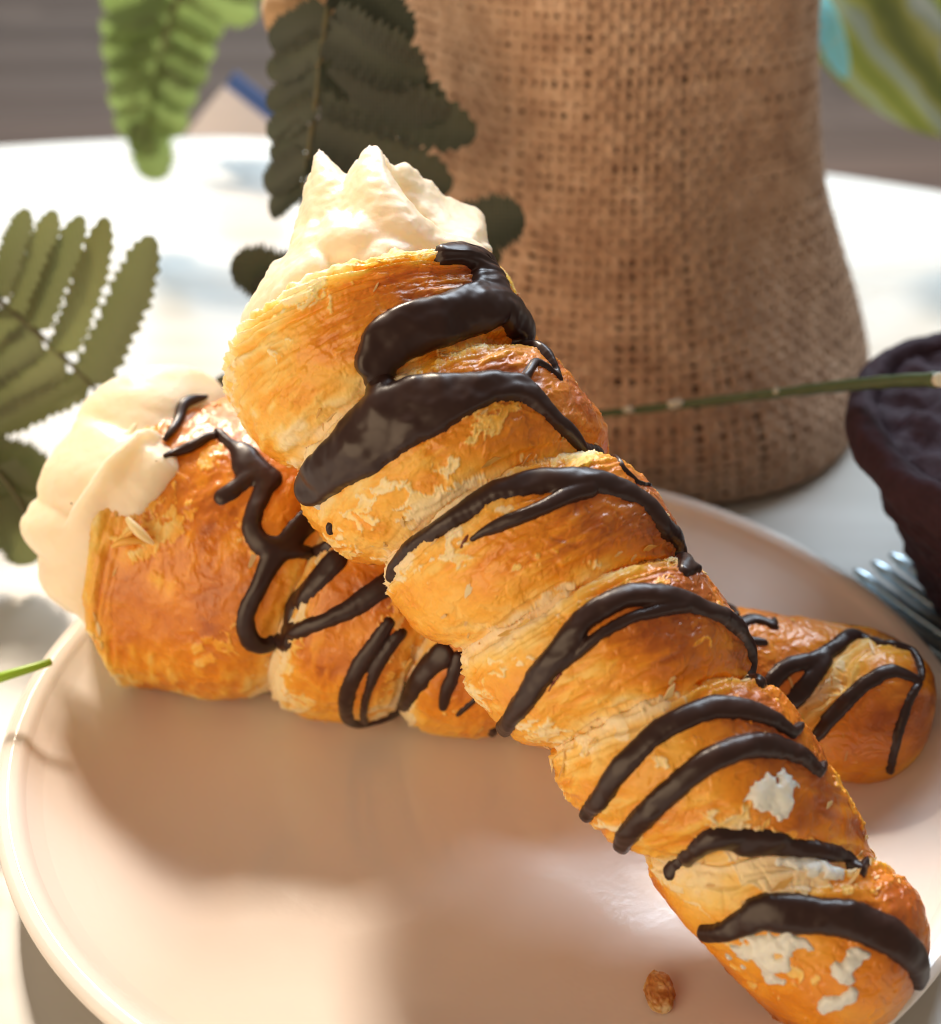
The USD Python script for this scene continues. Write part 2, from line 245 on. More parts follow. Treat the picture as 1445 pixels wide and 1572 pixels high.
        bake += .10 * (noise(np.stack([lev * 7.3, kf * 1.7, 0 * lev], -1), seed + 50) - .5)
        bake += .16 * last
        bake -= patch * (.20 + .25 * noise(P0 * 120, seed + 47)) + .10 * lip
        bake = np.clip(bake, 0, 1)
        s.bake = bake
        ks = [0, .22, .42, .62, .82, 1]; cols = np.array([(.89, .70, .40), (.89, .58, .17), (.87, .42, .045), (.79, .285, .014), (.63, .19, .010), (.38, .09, .008)])
        alb = np.stack([np.interp(bake, ks, cols[:, i]) for i in range(3)], -1)
        speck = noise(P0 * 2600, seed + 60)[..., None] * .12 + .94
        alb = np.clip(alb * speck, 0, .9)
        glz = sstep(.28, .6, bake)
        fin = np.stack([.56 - .20 * glz + .10 * (noise(P0 * 700, seed + 61) - .5), .22 * glz * (1 - .8 * patch), 0 * glz], -1)
        # ---- the inside of the opening: rows that turn in
        ext = []
        for kk, (fr, dp) in enumerate(((.97, -.0006), (.92, -.0005), (.86, .001), (.82, .004), (.78, .012))):
            ext.append(c[0] + T[0] * dp + (P[0] - c[0]) * fr - T[0] * (((P[0] - c[0]) @ T[0])[:, None] * (.3 if kk > 1 else 0)))
        ext = np.array(ext[::-1]); ne = len(ext)
        s.Pall = np.concatenate([ext, P]); pale = np.broadcast_to(np.array([.80, .60, .34]), ext.shape)
        s.alb = np.concatenate([pale, alb]); s.fin = np.concatenate([np.broadcast_to(np.array([.6, 0, 0]), ext.shape), fin])
        s.smooth = P0 + N0 * gaussian_filter(D, (3.5, 3.5), mode=('nearest', 'wrap'))[..., None]
        s.N, s.P, s.P0, s.S, s.phi, s.c, s.T, s.rr, s.U, s.B = N0, P, P0, S, phi, c, T, rr, U, B
        s.index()
    def index(s):
        s.px = proj(s.P); vd = CAM - s.P; vd /= np.linalg.norm(vd, axis=-1, keepdims=True); s.facing = (vd * s.N).sum(-1)
        k = np.argwhere(s.facing > .04); s.vis = k; s.kd = cKDTree(s.px[k[:, 0], k[:, 1]])
    def find(s, px, py):
        _, i = s.kd.query((px, py)); return s.vis[i].astype(float)
    def mesh(s):
        n, m = s.Pall.shape[:2]; f = grid_faces(n, m, True); return s.Pall.reshape(-1, 3), (f[:, ::-1] if s.flip else f)

class Sheet:                       # any other grid that chocolate can lie on
    index, find = Horn.index, Horn.find

def film(h, strokes, H, ragged=0., seed=0, flat=3.0, lump=.25, scale=1.0, under=.0007):
    """Chocolate or cream lying on the horn: strokes = list of [(px, py, width px), ...] (+ optional extension in grid columns at the end)."""
    n, m = h.P0.shape[:2]; C, Wd, Hh = [], [], []
    for st in strokes:
        st = list(st); ext = 0
        if not isinstance(st[-1], tuple): ext = st.pop()
        g = []
        for (x, y, w) in st: g.append(h.find(x, y))
        g = np.array(g)
        for i in range(1, len(g)):                                           # unwrap
            g[i:, 1] += m * np.round((g[i - 1, 1] - g[i, 1]) / m)
        w = np.array([a[2] for a in st], float)
        if ext:
            d = g[-1] - g[-2]; k = abs(ext) / max(abs(d[1]), 1e-6); dd = np.array([np.clip(d[0] * k, -abs(ext) * .08, abs(ext) * .08), np.sign(g[-1, 1] - g[0, 1]) * abs(ext)]); g = np.vstack([g, g[-1] + dd * .5, g[-1] + dd]); w = np.r_[w, w[-1] * .85, w[-1] * .5]
        pos = h.P0[np.clip(g[:, 0].astype(int), 0, n - 1), (g[:, 1].astype(int)) % m]
        t = np.r_[0, np.cumsum(np.maximum(np.linalg.norm(np.diff(pos, axis=0), axis=1), 1e-5))]; k = max(6, int(t[-1] / .0003)); tt = np.linspace(0, t[-1], k)
        gi = np.stack([PchipInterpolator(t, g[:, 0])(tt), PchipInterpolator(t, g[:, 1])(tt)], 1)
        ii = np.clip(np.round(gi[:, 0]).astype(int), 0, n - 1); jj = np.round(gi[:, 1]).astype(int) % m
        c = h.P0[ii, jj]; dist = np.linalg.norm(c - CAM, axis=1)
        wm = PchipInterpolator(t, w)(tt) / 2 * dist / FPX * scale
        C.append(c); Wd.append(wm)
    C = np.concatenate(C); Wd = np.concatenate(Wd)
    lo, hi = C.min(0) - .008, C.max(0) + .008
    pts = h.P0.reshape(-1, 3); cand = np.where(((pts > lo) & (pts < hi)).all(1))[0]
    kd = cKDTree(C); K = min(24, len(C)); d, ix = kd.query(pts[cand], k=K, distance_upper_bound=.02)
    d = d.reshape(len(cand), -1); ix = ix.reshape(len(cand), -1); wq = np.r_[Wd, 1e-6][ix]; cap = np.sqrt
    p = pts[cand]
    j = (fbm(p * 420, 3, seed) - .5) * .5 + (fbm(p * 160, 2, seed + 1) - .5) * .3
    with np.errstate(invalid='ignore'):
        q = d / wq * (1 + lump * j[:, None]) + ragged * (fbm(p * 520, 5, seed + 2)[:, None] - .47)
        Hs = np.minimum(H, .8 * wq + .0002)
        hh = np.where(q < 1, Hs * (1 - np.clip(q, 0, 1) ** flat) ** .5, -under * np.minimum((q - 1) / .25, 3)); hh = np.where(np.isfinite(hh), hh, -1)
    hh = hh.max(1); hh = np.where(hh > 0, hh * (1 + (1.6 if ragged else .75) * (fbm(p * (600 if ragged else 210), 3, seed + 3) - .5)) , hh)
    height = np.full(n * m, -1.); height[cand] = hh; ok = height > -under * 1.6
    height = height.reshape(n, m); okg = ok.reshape(n, m)
    hs = gaussian_filter(np.where(okg, np.maximum(height, -under), -under), 1.0, mode=('nearest', 'wrap')); 
    V = h.smooth + h.N * hs[..., None]
    f = grid_faces(n, m, True); f = f[ok[f].all(1)]
    if h.flip: f = f[:, ::-1]
    ids = np.unique(f); mp = np.full(n * m, -1); mp[ids] = np.arange(len(ids))
    return V.reshape(-1, 3)[ids], mp[f]

def flakes(h, parent, n, seed, size=(.0006, .0017), left=.5):
    """Ragged slivers of puff pastry standing proud of the crust."""
    r = np.random.default_rng(seed); k = 0; joined = []
    big = []
    while k < n:
        i = r.integers(4, int(h.P.shape[0] * .93)); j = r.integers(h.P.shape[1])
        if h.facing[i, j] < -.2 or (.12 < h.u[i, j] < .9 and r.random() < .93): continue
        a = r.uniform(*size) * (1 if r.random() < .8 else 1.7); b = a * r.uniform(.16, .4)
        T1 = h.P[i, (j + 3) % h.P.shape[1]] - h.P[i, j]; T1 /= np.linalg.norm(T1); Nn = h.N[i, j]; T2 = np.cross(Nn, T1)
        ang = r.normal(0, .3); u = T1 * math.cos(ang) + T2 * math.sin(ang); v = np.cross(Nn, u)
        m = 9; th = np.linspace(0, 2 * np.pi, m, endpoint=False); rad = r.uniform(.55, 1.15, m)
        x = np.cos(th) * rad * a; y = np.sin(th) * rad * b; lift = r.uniform(.1, .5)
        z = lift * np.maximum(0, x) * .6 + .00008 + .25 * y * r.uniform(-1, 1)
        top = h.P[i, j] + x[:, None] * u + y[:, None] * v + (z + .00008)[:, None] * Nn
        bot = top - .00012 * Nn - .0003 * (x < 0)[:, None] * Nn
        ct = h.P[i, j] + .0002 * Nn
        V = np.vstack([top, bot, ct]); jj = np.arange(m); j2 = (jj + 1) % m
        F = np.vstack([np.stack([np.full(m, 2 * m), jj, j2], 1), np.stack([jj, m + jj, m + j2], 1), np.stack([jj, m + j2, j2], 1)])
        big.append((a, V, F)); k += 1
    big.sort(key=lambda q: -q[0])
    for a, V, F in big[:50]: obj('flake', (V, F), 'flake', parent, smooth=False)
    rest = big[50:]
    if rest:
        o, Vs, Fs = 0, [], []
        for a, V, F in rest: Vs.append(V); Fs.append(F + o); o += len(V)
        obj('small_flakes', (np.vstack(Vs), np.vstack(Fs)), 'flake', parent, smooth=False, kind='stuff')

def petal(base, edge, n, rows, t0, t1, rag, bulge, seed, lean=(0, -1, .3)):
    """A torn fold of cream: thick at the foot, thin and ragged at its edge."""
    b = curve(base, n); e = curve(edge, n); r = np.linspace(0, 1, rows)
    x = np.arange(n)[:, None]
    rg = 1 + rag * (1.2 * (fbm(np.c_[np.linspace(0, n / 9., n), np.zeros(n), np.zeros(n)], 3, seed) - .5) + .20 * (np.abs(2 * noise(np.c_[np.linspace(0, n / 2.6, n), np.zeros(n), np.zeros(n)], seed + 3) - 1) - .5))[:, None]
    lean = np.array(lean, float); lean /= np.linalg.norm(lean)
    Mid = b[None] + (e - b)[None] * (r[:, None, None] + (rg - 1)[None] * (r ** 5)[:, None, None]) + lean * (bulge * np.sin(np.pi * r) * .6 + bulge * .4 * r)[:, None, None] * np.sin(np.pi * np.linspace(0.05, .95, n))[None, :, None]
    Mid = Mid + 0.0008 * (np.stack([fbm(Mid * 260, 4, seed + k) for k in range(3)], -1) - .5)
    th = (t1 + (t0 - t1) * (1 - r) ** .8)[:, None] / 2
    side = np.clip(np.minimum(np.arange(n), np.arange(n)[::-1]) / (n * .12), .2, 1)[None, :] ** .6
    return Mid.reshape(-1, 3), (th * side).ravel()

def blend(sheets, body, h=.0006, k=.0007, relax=6, rough=.0002, rfreq=600, seed=0):
    """One soft body of cream out of folds and a swirl: a smooth union of their distance fields."""
    pts = np.vstack([q[0] for q in sheets] + [body.P.reshape(-1, 3)]); lo = pts.min(0) - .010; hi = pts.max(0) + .010
    nn = np.ceil((hi - lo) / h).astype(int) + 1; G = np.stack(np.meshgrid(*[lo[a] + h * np.arange(nn[a]) for a in range(3)], indexing='ij'), -1).reshape(-1, 3)
    acc = np.full(len(G), -.006)
    def add(f, at):
        m = np.maximum(acc[at], f); acc[at] = m + k * np.log(np.exp((acc[at] - m) / k) + np.exp((f - m) / k))
    for P, th in sheets:
        inb = np.where(((G > P.min(0) - .010) & (G < P.max(0) + .010)).all(1))[0]
        d, ix = cKDTree(P).query(G[inb], k=2, distance_upper_bound=.012, workers=-1); th = np.r_[th, 0.]; d = np.where(np.isfinite(d), d, .012); add((th[ix] - d).max(1), inb)
    P, N = body.P.reshape(-1, 3), body.N.reshape(-1, 3); inb = np.where(((G > P.min(0) - .006) & (G < P.max(0) + .006)).all(1) & ((G - body.c) @ body.axis > -.0045))[0]
    d, ix = cKDTree(P).query(G[inb], workers=-1); f = np.sign(((P[ix] - G[inb]) * N[ix]).sum(1)) * d; add(np.clip(f, -.006, .006), inb)
    fld = gaussian_filter(acc.reshape(nn), .5); flat = fld.ravel().tolist(); n0, n1, n2 = map(int, nn); l0, l1, l2 = map(float, lo)
    def val(x, y, z):
        x = (x - l0) / h; y = (y - l1) / h; z = (z - l2) / h
        a = int(x); b = int(y); c = int(z)
        if a < 0 or b < 0 or c < 0 or a >= n0 - 1 or b >= n1 - 1 or c >= n2 - 1: return -.005
        x -= a; y -= b; z -= c; o = (a * n1 + b) * n2 + c; q = n1 * n2
        return (((flat[o] * (1 - z) + flat[o + 1] * z) * (1 - y) + (flat[o + n2] * (1 - z) + flat[o + n2 + 1] * z) * y) * (1 - x)
                + ((flat[o + q] * (1 - z) + flat[o + q + 1] * z) * (1 - y) + (flat[o + q + n2] * (1 - z) + flat[o + q + n2 + 1] * z) * y) * x)
    import manifold3d
    m = manifold3d.Manifold.level_set(val, [*map(float, lo + h), *map(float, hi - h)], h * 1.05)
    v, f, _ = meshkit.arrays(m); t = trimesh.Trimesh(v, f, process=False); trimesh.smoothing.filter_taubin(t, iterations=relax)
    v = np.array(t.vertices); nv = np.array(t.vertex_normals); v = v + nv * (rough * 2 * (fbm(v * rfreq, 4, seed) - .5) + rough * 2.5 * (fbm(v * rfreq * .3, 2, seed + 1) - .5))[:, None]
    return v, np.array(t.faces)

# ---- back horn, lying across the plate
bx = thing('cream_horn', 'cream horn lying flat across the plate beneath the other, rosette of cream facing left', 'pastry')
hb = Horn([(-.0765, .0360, .0366), (-.057, .0308, .0354), (-.03, .0225, .0325), (0, .0130, .0285), (.03, .0050, .0218), (.055, .001, .0195), (.0915, -.0065, .0185)], [.0325, .0322, .0296, .0246, .0182, .0165, .0160],
          [-.004, .0365, .066, .091, .110, .129], 5, 620, 520, .016, 11, math.radians(150), amp=.23, flat=.0062, pale=.34, warm=-.18, dscale=.8)
obj('crust', hb.mesh(), 'pastry', bx, primvars={'albedo': hb.alb.reshape(-1, 3), 'finish': hb.fin.reshape(-1, 3)})
flakes(hb, bx, 100, 5)
# ---- front horn, leaning on it with its tip on the plate
fx = thing('cream_horn', 'cream horn leaning tip-down over the other, heavy chocolate stripes and torn cream on top', 'pastry')
pix = [(632, 630, .004), (752, 770, -.011), (868, 918, -.0245), (986, 1072, -.039), (1130, 1255, -.0535), (1290, 1450, -.0665), (1383, 1535, -.0725)]
ax = [aty(*p) for p in pix]; a1, a2 = aty(612, 595, .008), aty(690, 745, -.007); ax = [a1 + (a1 - a2) * .62] + ax
tc = np.r_[0, np.cumsum(np.linalg.norm(np.diff(np.array(ax), axis=0), axis=1))]
hf = Horn(ax, [.0266, .0262, .0240, .0224, .0200, .0172, .0152, .0140], [-.004, tc[1] * 1.05, tc[2], tc[3], tc[4], tc[5]], 5, 800, 600, .013, 31, math.radians(80), amp=.28, pale=.50)
obj('crust', hf.mesh(), 'pastry', fx, primvars={'albedo': hf.alb.reshape(-1, 3), 'finish': hf.fin.reshape(-1, 3)})
flakes(hf, fx, 130, 6)

# ---- chocolate on the front horn
FD = [
 (.0026, [[(682, 394, 26), (705, 387, 40), (728, 393, 58), (746, 415, 72), (758, 450, 76), (785, 480, 62), (803, 512, 42), (833, 540, 22), (852, 565, 14), (863, 584, 7)],
          [(760, 455, 76), (736, 470, 80), (690, 488, 76), (640, 502, 84), (605, 520, 84), (580, 545, 64), (566, 560, 40)], [(588, 545, 60), (582, 575, 46), (588, 600, 50)],
          [(474, 748, 58), (500, 722, 72), (532, 697, 92), (590, 652, 108), (653, 622, 98), (715, 604, 66), (760, 594, 52), (798, 598, 44), (830, 620, 32), (852, 643, 27), (877, 665, 24), (898, 690, 18), (925, 705, 10), (957, 718, 9), (982, 742, 9), 30],
          [(800, 590, 24), (812, 572, 15), (822, 556, 13), (838, 562, 11), (862, 583, 9)]]),
 (.0017, [[(597, 888, 13), (613, 862, 19), (637, 837, 24), (687, 795, 29), (749, 762, 37), (816, 741, 44), (874, 736, 44), (936, 743, 40), (990, 768, 36), (1019, 804, 32), (1042, 849, 28), (1050, 878, 20), 26],
          [(724, 828, 8), (745, 815, 16), (770, 804, 22), (832, 779, 24), (874, 760, 26), (905, 750, 30)]]),
 (.0018, [[(770, 1123, 26), (783, 1105, 26), (799, 1083, 34), (832, 1036, 38), (865, 995, 40), (899, 949, 37), (948, 918, 37), (998, 911, 38), (1052, 922, 36), (1094, 938, 32), (1118, 955, 32), (1144, 985, 30), (1162, 1023, 24), (1166, 1050, 16), 26],
          [(862, 1030, 7), (882, 1009, 12), (915, 978, 18), (961, 953, 18), (1011, 938, 20), (1052, 930, 24)]]),
 (.0016, [[(888, 1266, 10), (900, 1250, 22), (916, 1231, 28), (957, 1174, 34), (1003, 1129, 36), (1053, 1099, 35), (1102, 1085, 36), (1152, 1089, 34), (1190, 1104, 27), (1218, 1124, 18), 26]]),
 (.0016, [[(955, 1303, 24), (986, 1257, 34), (1028, 1216, 36), (1078, 1175, 36), (1127, 1151, 36), (1173, 1144, 36), (1215, 1153, 32), (1245, 1172, 26), (1258, 1185, 18), 26]]),
 (.0017, [[(1026, 1336, 20), (1061, 1310, 27), (1094, 1292, 42), (1144, 1292, 46), (1190, 1293, 40), (1219, 1301, 27), (1260, 1306, 25), (1300, 1320, 24), (1325, 1335, 16), 30]]),
 (.0021, [[(1086, 1431, 26), (1127, 1424, 31), (1161, 1405, 46), (1210, 1405, 56), (1260, 1406, 50), (1310, 1413, 52), (1355, 1432, 54), (1390, 1455, 48), (1408, 1482, 38), (1410, 1505, 26), 20]]),
]
for k, (Hh, st) in enumerate(FD):
    obj('chocolate_stripe', film(hf, st, Hh * .76, seed=100 + k, flat=2.3 if k else 3.6, lump=.48, scale=1.0), 'chocolate', fx)
for k, st in enumerate([[(718, 822, 6), (712, 834, 6), (707, 847, 4)], [(862, 1034, 6), (850, 1050, 5), (843, 1062, 4)]]):
    obj('chocolate_thread', film(hf, [st], .0004, seed=140 + k, scale=1.1), 'chocolate_thin', fx)
for k, (x, y, w) in enumerate([(507, 812, 12)]):
    obj('chocolate_drop', film(hf, [[(x, y - 5, w), (x, y + 5, w)]], .0012, seed=150 + k), 'chocolate', fx)
SM = [[[(1160, 1215, 30), (1190, 1225, 48), (1205, 1240, 30)], [(1190, 1235, 30), (1188, 1262, 18)]], [[(1135, 1465, 34), (1175, 1460, 52), (1230, 1440, 24)], [(1180, 1465, 46), (1185, 1495, 34)]], [[(1290, 1495, 26), (1310, 1480, 24), (1325, 1468, 24)]],
      [[(1210, 1325, 24), (1260, 1330, 26), (1290, 1340, 18)]], [[(1270, 1545, 22), (1300, 1535, 24)]], [[(470, 765, 26), (490, 775, 24)]]]
for k, st in enumerate(SM):
    obj('cream_smear', film(hf, st, .0008, ragged=4.6, flat=1.2, seed=170 + k, lump=1.0, under=.0012, scale=1.1), 'smear', fx)

# ---- torn cream on the front horn: folds of the piped rosette
yo = float(hf.c[0, 1])
def yp(l, dy=0): return [aty(x, y, yo + d + dy) for (x, y, d) in l]
class Swirl(Sheet): pass
def swirl(c, axis, up, r0, length, lobes, depth, twist, n, m, seed, taper=.62, sink=.006, skew=0., rough=.0):
    axis = axis / np.linalg.norm(axis); U = up - axis * (up @ axis); U /= np.linalg.norm(U); B = np.cross(axis, U)
    t = np.linspace(0, 1, n); th = np.linspace(0, 2 * np.pi, m, endpoint=False); Tt, Th = np.meshgrid(t, th, indexing='ij')
    prof = np.where(t < taper, 1 - .12 * (t / taper) ** 2, .88 * np.sqrt(np.maximum(0, 1 - ((t - taper) / (1 - taper)) ** 2)))
    a = Th * lobes - twist * Tt * lobes; w = np.sqrt(np.sin(a / 2) ** 2 + .012); lob = (1 - w) * 1.1 - .4
    amp = depth * sstep(0.02, .35, Tt) * sstep(1.0, .7, Tt)
    var = 1 + .16 * (fbm(np.stack([np.cos(Th) * 1.3, np.sin(Th) * 1.3, Tt * 2], -1), 3, seed) - .5)
    r = r0 * prof[:, None] * (1 + amp * lob) * var
    rad = np.cos(Th)[..., None] * U + np.sin(Th)[..., None] * B
    P = c + axis * (-sink + (length + sink) * Tt + skew * np.cos(Th) * Tt * r0)[..., None] + r[..., None] * rad
    P = P + rough * (np.stack([fbm(P * 300, 4, seed + k) for k in range(3)], -1) - .5)
    s = Swirl(); s.P = s.P0 = s.smooth = P; s.c = c; s.axis = axis; s.N = grid_normals(P, True); s.flip = (s.N * rad).sum(-1).mean() < 0
    if s.flip: s.N = -s.N
    f = grid_faces(n, m, True); s.mesh = (P.reshape(-1, 3), f[:, ::-1] if s.flip else f); s.index(); return s
Tf = hf.T[0]
sw = swirl(hf.c[0], -Tf, np.array([1., 0, .4]), .0252, .0160, 5, .14, .6, 130, 300, 3, taper=.3, rough=.0016)
P0_ = petal(yp([(425, 545, -.008), (440, 500, -.010), (480, 450, -.010), (530, 420, -.008)]), yp([(373, 505, -.002), (398, 455, .000), (440, 405, .004), (478, 365, .006)]), 90, 22, .014, .0020, .5, .003, 2)
P1 = petal(yp([(470, 400, .004), (530, 390, -.002), (590, 385, -.002), (625, 380, .004)]), yp([(452, 322, .014), (478, 285, .015), (497, 247, .017), (520, 262, .017), (545, 278, .016), (556, 288, .014)]), 120, 34, .009, .0012, .34, .003, 4)
P2 = petal(yp([(540, 395, .000), (580, 390, -.006), (620, 385, -.006), (655, 385, .002)]), yp([(546, 282, .014), (554, 238, .014), (572, 224, .013), (592, 258, .009), (612, 300, .005), (628, 352, .002)]), 120, 34, .009, .0011, .20, .005, 9)
P3 = petal(yp([(580, 385, .008), (640, 385, .008), (700, 385, .006), (745, 385, .006)]), yp([(572, 223, .014), (625, 262, .018), (668, 288, .02), (692, 306, .021), (716, 316, .021), (738, 368, .018)]), 150, 34, .008, .0011, .16, .001, 14)
P4 = petal(yp([(455, 430, .000), (500, 420, -.006), (560, 410, -.008), (620, 400, -.006)]), yp([(450, 358, .004), (500, 345, .001), (560, 330, -.001), (625, 352, .000)]), 110, 26, .008, .0018, .25, .006, 19)
P5 = petal(yp([(640, 395, -.006), (690, 392, -.004), (735, 390, .002)]), yp([(622, 345, .000), (672, 362, .000), (722, 372, .004)]), 50, 16, .006, .0014, .12, .002, 24)
obj('cream', blend([P0_, P1, P2, P3, P4, P5], sw, h=.00062, k=.0004, relax=2, rough=.00030, rfreq=520, seed=3), 'cream', fx)

# ---- rosette on the back horn and its chocolate
Tb = hb.T[0]
sb = swirl(hb.c[0], -Tb + np.array([0, -.05, .12]), np.array([0, 0, 1.]), .0285, .0190, 6, .34, .8, 150, 420, 8, taper=.25, skew=.04, rough=.0007)
y2 = float(hb.c[0, 1])
folds = []
def yb(l): return [aty(x, y, y2 + d) for (x, y, d) in l]
for args in ((yb([(240, 715, -.014), (285, 690, -.006), (330, 675, .002), (372, 665, .010)]), yb([(128, 675, -.002), (150, 622, .002), (215, 584, .006), (290, 578, .010), (350, 622, .012)]), 80, 30, .011, .0040, .05, .006, 31, (-.2, -1, .5)),
             (yb([(262, 700, -.016), (225, 765, -.022), (200, 820, -.022)]), yb([(135, 632, -.002), (92, 712, -.006), (78, 742, -.008), (112, 792, -.010)]), 70, 30, .010, .0034, .07, .007, 32, (-.2, -1, .4)),
             (yb([(235, 755, -.022), (200, 825, -.025), (170, 880, -.024)]), yb([(98, 762, -.008), (62, 782, -.009), (54, 810, -.010), (86, 838, -.012)]), 70, 30, .009, .0032, .07, .008, 33, (-.2, -1, .3)),
             (yb([(210, 810, -.025), (180, 870, -.025), (150, 935, -.022)]), yb([(86, 815, -.010), (76, 852, -.012), (82, 884, -.012), (122, 912, -.014)]), 70, 30, .009, .0030, .08, .007, 34, (-.2, -1, .2)),
             (yb([(262, 692, -.010), (222, 745, -.016), (190, 805, -.020), (160, 885, -.020)]), yb([(225, 655, -.015), (165, 722, -.023), (118, 800, -.025), (84, 880, -.019)]), 90, 30, .009, .0024, .08, .003, 35, (-.6, -1, .3))):
    folds.append(petal(*args))
cb = blend(folds, sb, h=.00072, k=.00030, relax=3, rough=.00014, rfreq=420, seed=8); obj('cream', cb, 'cream', bx)
fv = np.vstack([cb[0], hb.P.reshape(-1, 3)]); fp = proj(fv); fk_ = cKDTree(fp)
def on_cream(x, y):
    ix = fk_.query_ball_point((x, y), 5) or [fk_.query((x, y))[1]]; c = fv[ix]; return c[np.linalg.norm(c - CAM, axis=1).argmin()]
for pts, ws in (([(250, 672), (262, 655), (274, 637), (286, 620), (300, 609), (322, 606)], [.0005, .0010, .0013, .0013, .0011, .0004]), ([(256, 696), (275, 688), (299, 677), (316, 668), (332, 664)], [.0005, .0009, .0012, .0012, .0010])):
    c = np.array([on_cream(*p) for p in pts]); c = c + (CAM - c) / np.linalg.norm(CAM - c, axis=1, keepdims=True) * .0007
    c = curve(c, 40); obj('chocolate_stripe', tube(c, np.interp(np.linspace(0, 1, 40), np.linspace(0, 1, len(ws)), ws) * (1 + .25 * (fbm(c * 300, 3, 5) - .5)), 12), 'chocolate', bx)
BD = [
 (.0016, [[(335, 664, 18), (352, 678, 18), (372, 690, 40), (384, 716, 56), (415, 735, 46)], [(390, 725, 44), (365, 746, 30), (342, 762, 32)],
          [(415, 735, 44), (398, 768, 34), (387, 805, 34), (405, 836, 38), (432, 841, 42), (457, 816, 42), (480, 793, 40)], [(432, 843, 36), (473, 849, 22), (505, 836, 20)],
          [(425, 845, 44), (412, 870, 36), (397, 901, 30), (377, 950, 30), (381, 978, 33), (407, 993, 31), (438, 982, 33), (449, 940, 35), (478, 896, 40), (515, 860, 42)],
          [(445, 968, 28), (490, 957, 26), (532, 937, 33), (581, 905, 40), (605, 890, 36)]]),
 (.0014, [[(598, 955, 22), (575, 988, 26), (552, 1021, 28), (532, 1077, 27), (535, 1104, 26), (560, 1126, 30), (596, 1108, 32), (625, 1065, 34), (656, 1026, 40), (680, 1005, 44)], [(616, 974, 22), (580, 1024, 21), (565, 1065, 14), (561, 1108, 13)]]),
 (.0012, [[(705, 1010, 26), (694, 1040, 24), (683, 1068, 22), (679, 1087, 16)]]),
 (.0009, [[(728, 1074, 12), (714, 1088, 12), (701, 1099, 9)]]),
 (.0010, [[(758, 1120, 16), (757, 1140, 15), (757, 1153, 13)]]),
 (.0010, [[(1105, 926, 14), (1120, 932, 14), (1130, 944, 14)]]),
 (.0013, [[(1125, 972, 30), (1140, 955, 30), (1162, 951, 26), (1188, 962, 18), 14]]),
 (.0010, [[(1140, 990, 18), (1158, 984, 18), (1174, 986, 15)]]),
 (.0014, [[(1165, 1075, 26), (1177, 1060, 30), (1210, 1024, 30), (1252, 1011, 27), (1285, 991, 26), (1322, 977, 25), (1365, 982, 20), (1395, 996, 19), (1410, 1015, 17), (1414, 1040, 14)], [(1195, 1108, 28), (1210, 1086, 32), (1244, 1044, 30), (1268, 1010, 26)]]),
 (.0013, [[(1246, 1140, 16), (1264, 1116, 24), (1293, 1083, 26), (1335, 1046, 26), (1378, 1031, 25), (1408, 1044, 16)], [(1412, 1050, 13), (1393, 1083, 18), (1378, 1137, 18), (1367, 1183, 14)]]),
]
for k, (Hh, st) in enumerate(BD):
    obj('chocolate_stripe', film(hb, st, Hh * .66, seed=220 + k, flat=2.2, scale=.86, lump=.3), 'chocolate', bx)
# torn crust tuft on the back horn
for k, (pts, w) in enumerate([([(190, 836, 0), (205, 822, .002), (216, 818, .004)], .0016), ([(205, 800, .003), (218, 815, .003), (240, 835, .001)], .0022), ([(183, 838, .003), (205, 832, .003), (232, 835, .001)], .0017)]):
    g = [hb.find(x, y).astype(int) for x, y, _ in pts]; pp = [hb.P[a, b] + hb.N[a, b] * (d * .8 + .0004) for (a, b), (_, _, d) in zip(g, pts)]
    obj('flake', tube(curve(pp, 12), w * .5 * np.sin(np.linspace(.5, 2.9, 12)), 6), 'flake', bx)

# ------------------------------------------------------------------ crumb
M('crumb', {'t': ('texture_coordinate', {}), 'n': ('noise_texture', {'scale': 320, 'detail': 4}), 'r': ('rgb_ramp', {'ramp': [(.35, (.36, .13, .03)), (.5, (.60, .30, .09)), (.65, (.82, .60, .36))]}), 'p': ('principled_bsdf', {'roughness': .35, 'subsurface_weight': .3, 'subsurface_scale': .001})}, [('t.object', 'n.vector'), ('n.fac', 'r.fac'), ('r.color', 'p.base_color')])
cc = atz(1011, 1538, .0062); ic = trimesh.creation.icosphere(4, 1.0); v = np.array(ic.vertices); v = v * (1 + .45 * (fbm(v * 1.7 + 4, 3, 3) - .5))[:, None] * np.array([.0026, .0040, .0012]) + .0006 * (np.stack([fbm(v * 5, 3, k) for k in range(3)], -1) - .5)
v[:, 2] -= v[:, 2].min(); z0 = plate_z(np.hypot(*cc[:2]))
obj('crumb', (v + np.array([cc[0], cc[1], z0]), ic.faces), 'crumb', label='small golden pastry crumb lying alone on the plate near its front rim', category='crumb')

# ------------------------------------------------------------------ burlap pot
BC = np.array([.038, .2])
bag = thing('burlap_pot', 'brown coarse burlap bag wrapped round a plant pot behind the plate', 'plant pot')
bz = np.array([0, .004, .012, .03, .05, .078, .105, .13, .17, .21]); br = np.array([.0915, .0960, .0950, .0875, .0785, .0680, .0640, .0625, .064, .070])
RB = PchipInterpolator(bz, br)
def bag_pt(z, a, off=0.):
    r = RB(z) + off + .0022 * np.sin(3 * a + 1) * np.clip(z / .03, 0, 1) + .0018 * np.sin(5 * a + 40 * z); return np.stack([BC[0] + r * np.cos(a), BC[1] + r * np.sin(a), z + 0 * a], -1)
NW, NF = 146, 76; ztop = .21
zz = np.linspace(.0, ztop, 60); aa = np.linspace(0, 2 * np.pi, 120, endpoint=False); Z, Aa = np.meshgrid(zz, aa, indexing='ij')
obj('lining', (bag_pt(Z, Aa, -.0016).reshape(-1, 3), grid_faces(60, 120, True)[:, ::-1]), 'lining', bag)
rg = np.random.default_rng(5)
